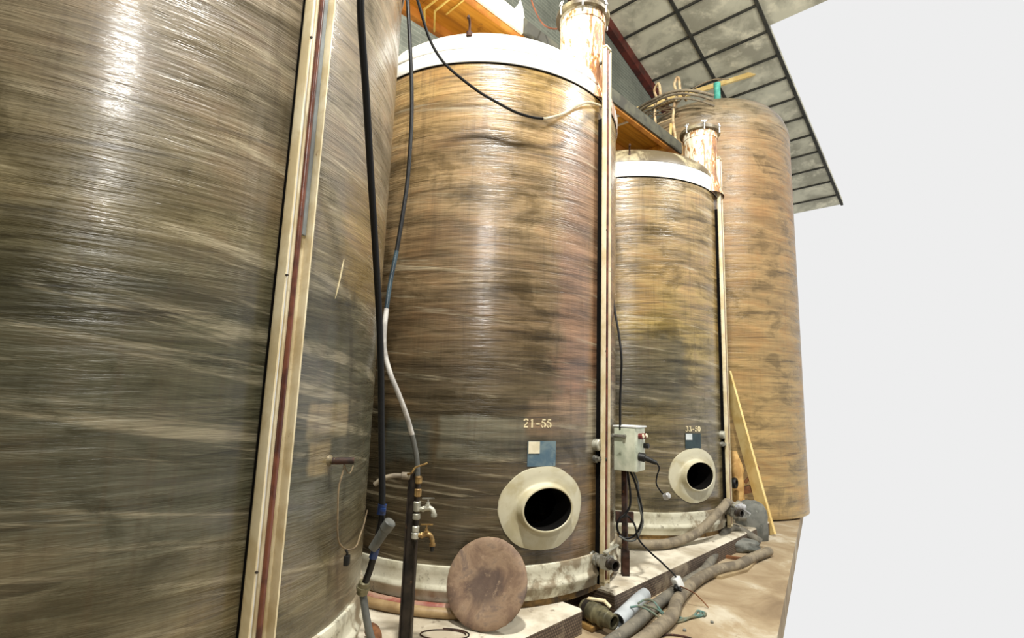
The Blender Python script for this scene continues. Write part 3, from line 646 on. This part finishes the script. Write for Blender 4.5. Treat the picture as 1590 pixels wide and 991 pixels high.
h3 = thing('sagging_cable', (0, 2.85, 2.94), 'thin black cable sagging across the top of the middle tank, right end coloured cream as if lit', 'cable')
c3 = [(-.65, 2.5, 3.75), (-.619, 2.55, 3.539), (-.586, 2.6, 3.442), (-.536, 2.68, 3.304), (-.48, 2.72, 3.213), (-.404, 2.74, 3.135), (-.254, 2.8, 3.049), (-.138, 2.83, 2.997), (-.021, 2.86, 2.953), (.081, 2.9, 2.946), (.15, 2.92, 2.951)]
MB().tube(c3, .0085, 10).build('black_length', 'blacktube', h3)
MB().tube([c3[-1], (.177, 2.93, 2.959), (.275, 2.97, 3.016), (.368, 3.05, 3.12), (.453, 3.15, 3.211), (.54, 3.255, 3.262), (.565, 3.285, 3.268)], .0085, 10).build('lit_length', 'litcable', h3)  # cream colour puts lamp light onto this end of the black cable

tag(MB().tube([(.690, 3.75, 3.7), (.702, 3.75, 3.476), (.72, 3.75, 2.784), (.726, 3.7, 2.312), (.725, 3.62, 1.956), (.747, 3.55, 1.716), (.754, 3.5, 1.533), (.745, 3.5, 1.273), (.745, 3.5, 1.07)], .008, 10).build('feed_cable', 'blacktube', None),
    'thin black cable hanging beside the middle tank into the electrical box', 'cable')

# ------------------------------------------------------------------ tap post
tp = thing('tap_post', (-.43, 2.482, PT), 'dark steel post with two taps at the foot of the middle tank', 'standpipe')
MB().beam((-.452, 2.482, PT), (-.452, 2.482, .895), .006, .05, .001, up=V((0, 1, 0))).beam((-.427, 2.487, PT), (-.427, 2.487, .895), .052, .006, .001, up=V((0, 1, 0))).beam((-.403, 2.482, PT), (-.403, 2.482, .70), .006, .05, .001, up=V((0, 1, 0))).box((-.428, 2.482, PT + .004), (.12, .12, .008)).build('post', 'steel', tp, 0)
X, Y = -.405, 2.452
MB().cyl((X, Y, .60), (X, Y, .86), .0105, 14).build('riser_pipe', 'steel', tp)
MB().cyl((X, Y, .853), (X, Y, .885), .0165, 16, ch=.003).build('brass_fitting', 'brass', tp)
MB().cyl((X, Y, .795), (X, Y, .83), .0165, 8, ch=.003).build('brass_fitting', 'brass', tp)
m = MB()
for z0, z1, r_ in ((.730, .775, .0175), (.695, .722, .018), (.640, .668, .0165), (.612, .64, .019)): MB().cyl((X, Y, z0), (X, Y, z1), r_, 16, ch=.004).build('galvanised_fitting', 'galv', tp)
MB().tube([(-.60, 2.43, .845), (-.565, 2.43, .872), (-.52, 2.44, .885), (-.47, 2.45, .885)], .011, 12).cyl((-.485, 2.447, .886), (-.445, 2.455, .884), .017, 14, ch=.003).build('side_hose', 'dusthose', tp)
MB().tube([(-.455, 2.44, .895), (-.435, 2.43, .902), (-.42, 2.43, .925), (-.385, 2.43, .94), (-.365, 2.43, .948)], .0045, 8).build('wire_tie', 'brass', tp)
def tap(z, mat, drop, nose):
    b = MB().cyl((X, Y, z), (X + .03, Y - .004, z), .0105, 14).cyl((X + .026, Y - .004, z), (X + .034, Y - .004, z), .014, 6)
    b.tube([(X + .028, Y - .004, z), (X + .05, Y - .006, z + .006), (X + .068, Y - .008, z + .002), (X + .078, Y - .01, z - drop * .5), (X + .08, Y - .01, z - drop)], .0105, 12, rf=lambda q: 1.1 - .1 * q)
    b.cyl((X + .05, Y - .006, z), (X + .05, Y - .006, z + .032), .009, 12, .0075).cyl((X + .05, Y - .006, z + .012), (X + .05, Y - .006, z + .020), .0125, 6)
    tt = b.cyl((X + .08, Y - .01, z - drop - .008), (X + .08, Y - .01, z - drop + .004), .0135, 14).build('tap', mat, tp)
    MB().cyl((X + .05, Y - .006, z + .03), (X + .05, Y - .006, z + .046), .004, 8).beam((X + .022, Y - .006, z + .047), (X + .078, Y - .006, z + .049), .01, .006, .002).build('tap_handle', 'grey_metal' if mat == 'galv' else 'brass', tt)
    if nose: MB().cyl((X + .08, Y - .01, z - drop - .03), (X + .08, Y - .01, z - drop - .006), .0075, 10, .010).build('tap_nose', 'black', tt)
tap(.742, 'galv', .022, False)
tap(.628, 'brass', .034, True)

# ------------------------------------------------------------------ disc leaning on the middle tank
nrm = (V((math.cos(R(-110)), math.sin(R(-110)), 0)) * math.cos(R(22)) + V((0, 0, 1)) * math.sin(R(22))).normalized()
upv = (V((0, 0, 1)) - nrm * nrm.z).normalized(); rad = .214
cen = V((-.112, 2.70, PT + .003)) + upv * rad
dk = bpy.data.objects.new('manhole_lid', None); COL.objects.link(dk)
m = MB(); n = 96; prof = [(.0, .016), (.155, .017), (.172, .020), (.19, .018), (.207, .016), (rad, .011), (rad, -.004), (.205, -.008), (.0, -.008)]
vs = []; fs = []
for r_, z in prof:
    for k in range(n):
        a = 2 * PI * k / n; rr = max(r_, .001) * (1 + (.012 * noise.noise(V((math.cos(a) * 9, math.sin(a) * 9, 0))) if r_ > .195 else 0))
        vs.append(V((rr * math.cos(a), rr * math.sin(a), z)))
for i in range(len(prof) - 1): fs += [(i * n + k, i * n + (k + 1) % n, (i + 1) * n + (k + 1) % n, (i + 1) * n + k) for k in range(n)]
bpy.data.objects.remove(dk)
ob = MB().add(vs, fs).build('manhole_lid', 'disc', None, 40, (0, 0, 0))
side = upv.cross(nrm)
ob.matrix_world = Matrix.Translation(cen) @ Matrix((side, upv, nrm)).transposed().to_4x4()
tag(ob, 'round rust-brown disc leaning against the foot of the middle tank', 'lid')

# hoses lying round the foot of the middle tank
def ringhose(rr, a0, a1, z, n=24): return [on(TM, a0 + (a1 - a0) * i / n, rr, z) for i in range(n + 1)]
tag(MB().tube(ringhose(1.055, -150, -84, PT + .026), .026, 14, 3).build('ground_hose', 'redhose', None), 'faded red and white hose lying against the foot of the middle tank', 'hose')
bh = thing('ground_hose', on(TM, -100, 1.115, PT), 'beige hose lying round the middle tank behind the leaning disc, black coupling at its end', 'hose')
pts = ringhose(1.112, -150, -92, PT + .026) + [on(TM, -86, 1.12, PT + .026), on(TM, -82.5, 1.125, PT + .026), on(TM, -79, 1.125, PT + .026)]
MB().tube(pts, .026, 14, 3).build('hose', 'beigehose', bh)
e0, e1 = on(TM, -79.5, 1.125, PT + .03), on(TM, -76, 1.128, PT + .03)
MB().cyl(e0, e1, .029, 18, ch=.005).cyl(e0.lerp(e1, .3), e0.lerp(e1, .45), .03, 18).build('coupling', 'black', bh)
tag(MB().tube([(-.62, 2.62, PT + .03), (-.60, 2.60, PT + .03), (-.575, 2.54, PT + .03), (-.555, 2.44, PT + .03), (-.535, 2.3, PT + .03)], .03, 14).build('hose_end', 'brownwood', None), 'stub of brown hose on the plinth beside the nearest tank', 'hose')
tag(MB().tube([V((-.275 + (.105 + .02 * k / 20) * math.cos(R(k * 24)), 2.655 + (.045 + .02 * k / 20) * math.sin(R(k * 24)), PT + .004)) for k in range(20)], .0028, 6, 3).build('loose_wire', 'rust', None), 'thin rusty wire lying on the plinth left of the leaning disc', 'wire')

# ------------------------------------------------------------------ electrical box on its post
eb = thing('electrical_box', (.80, 3.60, PT), 'pale grey-green electrical box on a rusty steel post', 'electrical box')
MB().beam((.80, 3.60, PT), (.792, 3.585, .80), .034, .034, .003).box((.80, 3.60, PT + .08), (.05, .05, .16), None, .004).box((.80, 3.62, .49), (.12, .03, .07), None, .004).build('post', 'rust', eb, 20)
bc = V((.822, 3.555, .948)); ba = R(24)
bx = V((math.cos(ba), -math.sin(ba) * 1.0, 0)); by = V((math.sin(ba), math.cos(ba), 0))
# two faces show: the left (door) face and the right (socket) face
fx = V((math.cos(R(-35)), math.sin(R(-35)), 0)); fy = V((-math.sin(R(-35)), math.cos(R(-35)), 0)); RM = Matrix((fx, fy, V((0, 0, 1)))).transposed()
def bp(a, b, c): return bc + fx * a + fy * b + V((0, 0, c))
cab = MB().box(bp(0, 0, 0), (.152, .165, .285), RM, .006).build('cabinet', 'box', eb, 30)
MB().box(bp(0, -.088, -.002), (.146, .012, .275), RM, .004).build('door', 'box', eb, 30)
MB().box(bp(.0, -.0, .146), (.166, .19, .01), RM, .003).build('rain_cap', 'white', eb, 30)
MB().box(bp(-.03, -.104, .085), (.085, .012, .018), RM, .003).cyl(bp(-.075, -.094, .085), bp(-.075, -.12, .085), .011, 12).cyl(bp(.005, -.094, .085), bp(.005, -.115, .082), .01, 12).build('door_latch', 'grey_metal', eb)
for b in (-.03, .032):
    k = MB().cyl(bp(.07, b, .085), bp(.104, b, .085), .019, 16, ch=.004).build('push_button', 'red', eb)
    MB().cyl(bp(.1, b, .088), bp(.11, b, .089), .0145, 16, ch=.003).build('button_cap', 'sticker', k)
MB().cyl(bp(.074, .062, .02), bp(.11, .062, .02), .018, 14, ch=.003).build('selector_switch', 'black', eb)
MB().cyl(bp(.07, -.03, -.045), bp(.115, -.02, -.052), .028, 16, ch=.004).cyl(bp(.11, -.02, -.052), bp(.185, .0, -.08), .019, 14, .013).build('plug', 'black', eb)
MB().tube([bp(.185, .0, -.08), bp(.20, .0, -.11), bp(.185, .0, -.16), bp(.18, .0, -.21), bp(.205, .0, -.25), bp(.235, .01, -.285)], .005, 8).build('plug_lead', 'blacktube', eb)
MB().cyl(bp(.228, .01, -.29), bp(.262, -.0, -.27), .02, 16, ch=.004).build('socket_cap', 'chrome', eb)
cb = thing('cable_loops', (.80, 3.5, .38), 'loops of black cable hanging below the electrical box', 'cable')
MB().tube([(.801, 3.53, .80), (.813, 3.51, .67), (.809, 3.5, .589), (.783, 3.5, .54), (.745, 3.5, .507), (.725, 3.5, .466), (.737, 3.5, .415), (.775, 3.5, .384), (.837, 3.5, .402), (.879, 3.5, .471), (.888, 3.5, .551), (.868, 3.5, .652), (.839, 3.51, .752), (.818, 3.53, .80)], .0075, 10).build('loop', 'blacktube', cb)
MB().tube([(.839, 3.53, .80), (.868, 3.52, .725), (.865, 3.51, .64), (.872, 3.49, .571), (.89, 3.49, .483), (.845, 3.48, .39), (.79, 3.48, .375), (.735, 3.49, .40)], .0065, 10).build('loop', 'greyhose', cb)
tag(MB().tube([(.75, 3.46, .52), (.784, 3.45, .531), (.826, 3.45, .481), (.854, 3.45, .392), (.932, 3.47, .311), (1.0, 3.49, .255), (1.05, 3.50, .21), (1.094, 3.53, .17), (1.124, 3.54, .135)], .006, 8).build('trailing_cable', 'blacktube', None), 'thin dark cable trailing from the electrical box to a small white junction box', 'cable')
jb = thing('junction_box', (1.125, 3.541, .08), 'small white junction box resting on the floor hoses', 'junction box')
jr = Matrix.Rotation(R(-25), 3, 'Y') @ Matrix.Rotation(R(30), 3, 'Z')
MB().box((1.125, 3.541, .112), (.05, .05, .07), jr, .005).build('case', 'white', jb, 30)
MB().cyl((1.112, 3.525, .098), (1.098, 3.50, .082), .014, 12).cyl((1.13, 3.515, .09), (1.122, 3.49, .075), .012, 12).build('cable_gland', 'black', jb)
MB().tube([(1.13, 3.52, .1), (1.16, 3.46, .1), (1.2, 3.44, .085), (1.25, 3.45, .04), (1.28, 3.43, .008)], .004, 8).build('tail_wire', 'brownwood', jb)

# ------------------------------------------------------------------ floor hoses, pipe, couplings
tag(MB().tube([(.80, 4.30, PT + .045), (.90, 4.235, PT + .045), (1.0, 4.20, PT + .045), (1.116, 4.19, PT + .045), (1.27, 4.24, PT + .045), (1.43, 4.36, PT + .048), (1.56, 4.42, .21), (1.68, 4.47, .285), (1.80, 4.55, .36), (1.90, 4.66, .395), (1.97, 4.78, .40), (2.02, 4.84, .385)], .036, 16, 6).build('thick_hose', 'dusthose', None), 'thick dusty hose lying on the plinth and rising to the valve of the ochre tank', 'hose')
tag(MB().tube([(2.30, 4.86, .05), (2.18, 4.93, .12), (2.08, 4.93, .15), (1.97, 4.84, .13), (1.82, 4.62, .07), (1.65, 4.32, .045), (1.475, 4.03, .042), (1.33, 3.86, .042), (1.189, 3.68, .042), (.938, 3.36, .042), (.76, 3.1, .042), (.573, 2.86, .042), (.3, 2.55, .042)], .034, 16, 6).build('floor_hose', 'dusthose2', None), 'grey hose on the floor nearest the plinth, climbing at its far end', 'hose')
tag(MB().tube([(2.25, 4.62, .04), (2.0, 4.4, .04), (1.80, 4.20, .04), (1.62, 4.09, .04), (1.471, 3.96, .04), (1.33, 3.80, .04), (1.2, 3.62, .04), (1.07, 3.40, .04), (.98, 3.2, .04), (.83, 3.0, .04), (.66, 2.80, .04), (.4, 2.5, .04)], .038, 16, 6).build('floor_hose', 'dusthose', None), 'dusty tan hose curving over the open floor beside the grey hose', 'hose')
d_ = V((.904 - .655, 3.478 - 3.078, 0)).normalized()
q0 = V((.640, 3.09, .042)); q1 = q0 + d_ * .50
tag(MB().lathe([(.035, .01), (.043, .0), (.043, .495), (.04, .5), (.037, .5), (.037, .02)], q0, d_, 28).build('plastic_pipe', 'pvc', None), 'short pale grey plastic pipe lying along the foot of the plinth', 'pipe')
dv = thing('drain_coupling', (.54, 3.1, 0), 'olive-grey pipe coupling with pale latch in the notch of the plinth', 'coupling')
a_, b_ = V((.465, 3.165, .085)), V((.622, 2.97, .075)); ax = (b_ - a_).normalized()
MB().lathe([(.045, 0), (.05, .008), (.05, .06), (.055, .065), (.055, .10), (.049, .106), (.048, .13), (.053, .135), (.053, .148), (.043, .152), (.043, .18), (.040, .184), (.040, .222), (.031, .222), (.029, .16), (.001, .158)], a_, ax, 28).build('coupling_body', 'olive_metal', dv)
MB().beam(a_ + ax * .03 + V((0, 0, .058)), a_ + ax * .13 + V((.025, .02, .072)), .03, .011, .004).beam(a_ + ax * .125 + V((.025, .02, .07)), a_ + ax * .16 + V((.035, .03, .045)), .026, .01, .003).build('latch', 'cream', dv)
m = MB(); sd = ax.cross(V((0, 0, 1))).normalized()
MB().lathe([(.05, .02), (.057, .024), (.057, .044), (.05, .048)], a_, ax, 28).build('clamp_band', 'steel', dv)
MB().box((.50, 3.12, .015), (.12, .12, .03), Matrix.Rotation(R(-50), 3, 'Z'), .008).build('support_block', 'foot', dv)
br_ = thing('tangled_rope', (1.0, 3.25, .0), 'thin blue-green rope lying tangled on the tan floor', 'rope')
MB().tube([(.80, 3.26, .08), (.853, 3.30, .088), (.90, 3.30, .08), (.950, 3.263, .03), (1.006, 3.31, .008), (1.037, 3.298, .008), (1.061, 3.254, .008), (1.137, 3.278, .008), (1.203, 3.311, .008), (1.215, 3.35, .010), (1.19, 3.365, .012), (1.165, 3.33, .012), (1.141, 3.287, .016), (1.048, 3.217, .008), (.982, 3.186, .008), (.940, 3.150, .008), (.87, 3.17, .06), (.80, 3.2, .085), (.74, 3.2, .08)], .006, 8, 6).build('strand', 'blueropem', br_)
MB().tube([(.82, 3.22, .09), (.90, 3.20, .07), (.96, 3.21, .01), (1.02, 3.22, .012), (1.1, 3.255, .012), (1.18, 3.30, .014), (1.2, 3.345, .016), (1.225, 3.325, .012), (1.2, 3.295, .01)], .006, 8, 6).build('strand', 'turq' if False else 'blueropem', br_)
tag(MB().tube([(.76, 2.9, .005), (.82, 2.985, .005), (.87, 3.025, .005), (.919, 3.037, .005), (.97, 3.03, .005), (1.02, 3.0, .005), (1.06, 2.93, .005)], .006, 8).build('bent_cable', 'rust', None), 'dark reddish cable bent in an arc on the floor near the rope', 'cable')
m = MB().prism([(1.50, 4.02, 0), (1.585, 3.985, 0), (1.86, 4.17, 0), (2.05, 4.42, 0), (1.96, 4.47, 0), (1.76, 4.28, 0)], (0, 0, .0), (0, 0, .02))
tag(m.build('floor_board', 'dustwood', None, 0), 'flat pale board lying on the floor beside the dusty tan hose', 'board')
tag(MB().beam((1.78, 4.56, .012), (1.95, 4.47, .012), .03, .022).build('wood_offcut', 'brownwood', None, 0), 'short brown stick lying behind the flat pale board', 'stick')
def stone(c, s, name, mat, label, cat):
    bm = bmesh.new(); bmesh.ops.create_icosphere(bm, subdivisions=3, radius=1)
    m = MB(); bm.verts.index_update()
    vs = []
    for v in bm.verts:
        p = v.co.copy(); mx = max(abs(p.x), abs(p.y), abs(p.z)); p = p.lerp(p / mx, .55); p *= 1 + .22 * noise.noise(v.co * 1.7 + V(c) * 3)
        vs.append(V((c[0] + p.x * s[0], c[1] + p.y * s[1], max(c[2] + p.z * s[2], c[2] - s[2] * .9))))
    m.add(vs, [[v.index for v in f.verts] for f in bm.faces]); bm.free()
    return tag(m.build(name, mat, None, 45), label, cat)
stone((2.09, 4.76, .045), (.13, .09, .05), 'broken_block', 'blockgrey', 'low grey lump of broken block under the climbing hose', 'rubble')
stone((2.38, 5.2, .16), (.13, .13, .19), 'broken_block', 'blockgrey', 'upright grey concrete block beneath the valve of the ochre tank', 'block')
for k, (x, y, r_) in enumerate(((.80, 2.87, .012), (1.02, 3.1, .007), (1.22, 3.22, .007))):
    stone((x, y, r_ * .9), (r_ * 1.3, r_, r_), 'pebble', 'blockgrey', ('small grey pebble beside the dusty tan hose', 'tiny pebble on the floor in front of the rope', 'tiny pebble by the looped end of the rope')[k], 'pebble')

# ------------------------------------------------------------------ clutter right of the ochre tank
tag(MB().beam((2.63, 5.36, .0), (2.47, 5.90, 1.62), .15, .025, .002, up=V((.9, .3, .1))).build('leaning_plank', 'rawwood', None, 0), 'pale yellow plank leaning on the tan back tank', 'plank')
m = MB(); g = []; nu, nv = 28, 20
for j in range(nv + 1):
    for i in range(nu):
        a = 2 * PI * i / nu; w = j / nv
        rx = .062 * (1 + .25 * math.sin(w * 9) * .5 + .35 * noise.noise(V((math.cos(a) * 1.5, math.sin(a) * 1.5, w * 5)))) * (1 - .55 * max(0, w - .75) / .25)
        ry = .05 * (1 + .35 * noise.noise(V((math.cos(a) * 2, math.sin(a) * 2, w * 7 + 3)))) * (1 - .6 * max(0, w - .75) / .25)
        g.append(V((2.40 + .03 * math.sin(w * 3.5) + rx * math.cos(a), 5.58 + ry * math.sin(a), .02 + w * .76)))
fs = [(j * nu + i, j * nu + (i + 1) % nu, (j + 1) * nu + (i + 1) % nu, (j + 1) * nu + i) for j in range(nv) for i in range(nu)] + [tuple(range(nu))[::-1], tuple(nv * nu + i for i in range(nu))]
tag(m.add(g, fs).build('sacking_bundle', 'tanbag', None, 60), 'upright creased bundle of tan sacking beside the ochre tank', 'bundle')
tag(MB().beam((2.54, 5.72, .36), (2.68, 5.64, .42), .10, .07, .004).beam((2.61, 5.68, .0), (2.61, 5.68, .37), .06, .06, .004).build('wooden_trestle', 'brownwood', None, 20), 'brown timber piece standing behind the leaning plank and tan sacking bundle', 'timber')
tag(MB().beam((2.55, 5.70, .445), (2.68, 5.64, .62), .09, .03, .004).build('wood_offcut', 'brownwood', None, 20), 'brown board end resting on the timber piece by the sacking', 'board')
vc = thing('valve_cluster', (2.1, 4.96, .28), 'bright metal valve fittings joined to the thick hose of the ochre tank', 'valve')
MB().cyl((2.00, 4.83, .375), (2.07, 4.90, .345), .045, 18, ch=.006).build('hose_tail', 'chrome', vc)
MB().cyl((2.03, 4.93, .275), (2.12, 4.93, .268), .045, 18, ch=.008).cyl((2.11, 4.93, .268), (2.2, 4.95, .262), .055, 18, ch=.01).build('valve_body', 'grey_metal', vc)
MB().cyl((2.06, 4.89, .35), (2.2, 4.94, .335), .026, 14, ch=.004).beam((2.12, 4.92, .36), (2.24, 4.93, .28), .03, .014, .003).build('lever', 'chrome', vc)
MB().cyl((2.16, 4.94, .335), (2.16, 4.94, .375), .022, 12, ch=.004).build('lever_boss', 'chrome', vc)
tag(MB().lathe([(.035, 0), (.05, .0), (.054, .01), (.054, .03), (.05, .04), (.035, .04), (.035, .0)], (2.30, 5.42, .48), (.75, -.66, 0), 24).build('rubber_ring', 'black', None), 'black rubber ring hanging by the tan sacking bundle', 'ring')

# ------------------------------------------------------------------ light, world, camera
def area(name, loc, target, size, power, col=(1, 1, 1)):
    l = bpy.data.lights.new(name, 'AREA'); l.shape = 'DISK'; l.size = size; l.energy = power; l.color = col
    o = bpy.data.objects.new(name, l); COL.objects.link(o); o.location = loc
    o.rotation_euler = (V(target) - V(loc)).to_track_quat('-Z', 'Y').to_euler(); return o
area('hall_lamp', (.1, .55, 6.4), (0, 3.4, 2.0), .35, 500, (1, .98, .93))
area('work_lamp', (0, -.7, 3.1), (.3, 4.2, 1.6), .22, 42, (1, .98, .94))
area('hall_lamp', (3.6, 2.6, 5.6), (1.2, 5.0, 2.6), .4, 190, (1, .98, .92))
w = bpy.data.worlds.new('hall_daylight'); S.world = w; w.use_nodes = True
w.node_tree.nodes['Background'].inputs[0].default_value = (.855, .855, .855, 1)
w.node_tree.nodes['Background'].inputs[1].default_value = 1.0

cd = bpy.data.cameras.new('camera'); cam = bpy.data.objects.new('camera', cd); COL.objects.link(cam)
th, ph = .1543, .0327
f = V((0, math.cos(th), math.sin(th))); u = V((0, -math.sin(th), math.cos(th))); r = V((1, 0, 0))
r2 = r * math.cos(ph) + u * math.sin(ph); u2 = u * math.cos(ph) - r * math.sin(ph)
cam.matrix_world = Matrix.Translation((0, 0, 1.25)) @ Matrix((r2, u2, -f)).transposed().to_4x4()
cd.sensor_width = 36; cd.lens = 798.66 / 1590 * 36; cd.clip_start = .02
S.camera = cam
S.view_settings.view_transform = 'Standard'; S.view_settings.look = 'None'; S.view_settings.exposure = 0.0; S.view_settings.gamma = 1.0
S.view_settings.use_curve_mapping = False
for o in list(COL.objects):
    if '_o' in o: del o['_o']
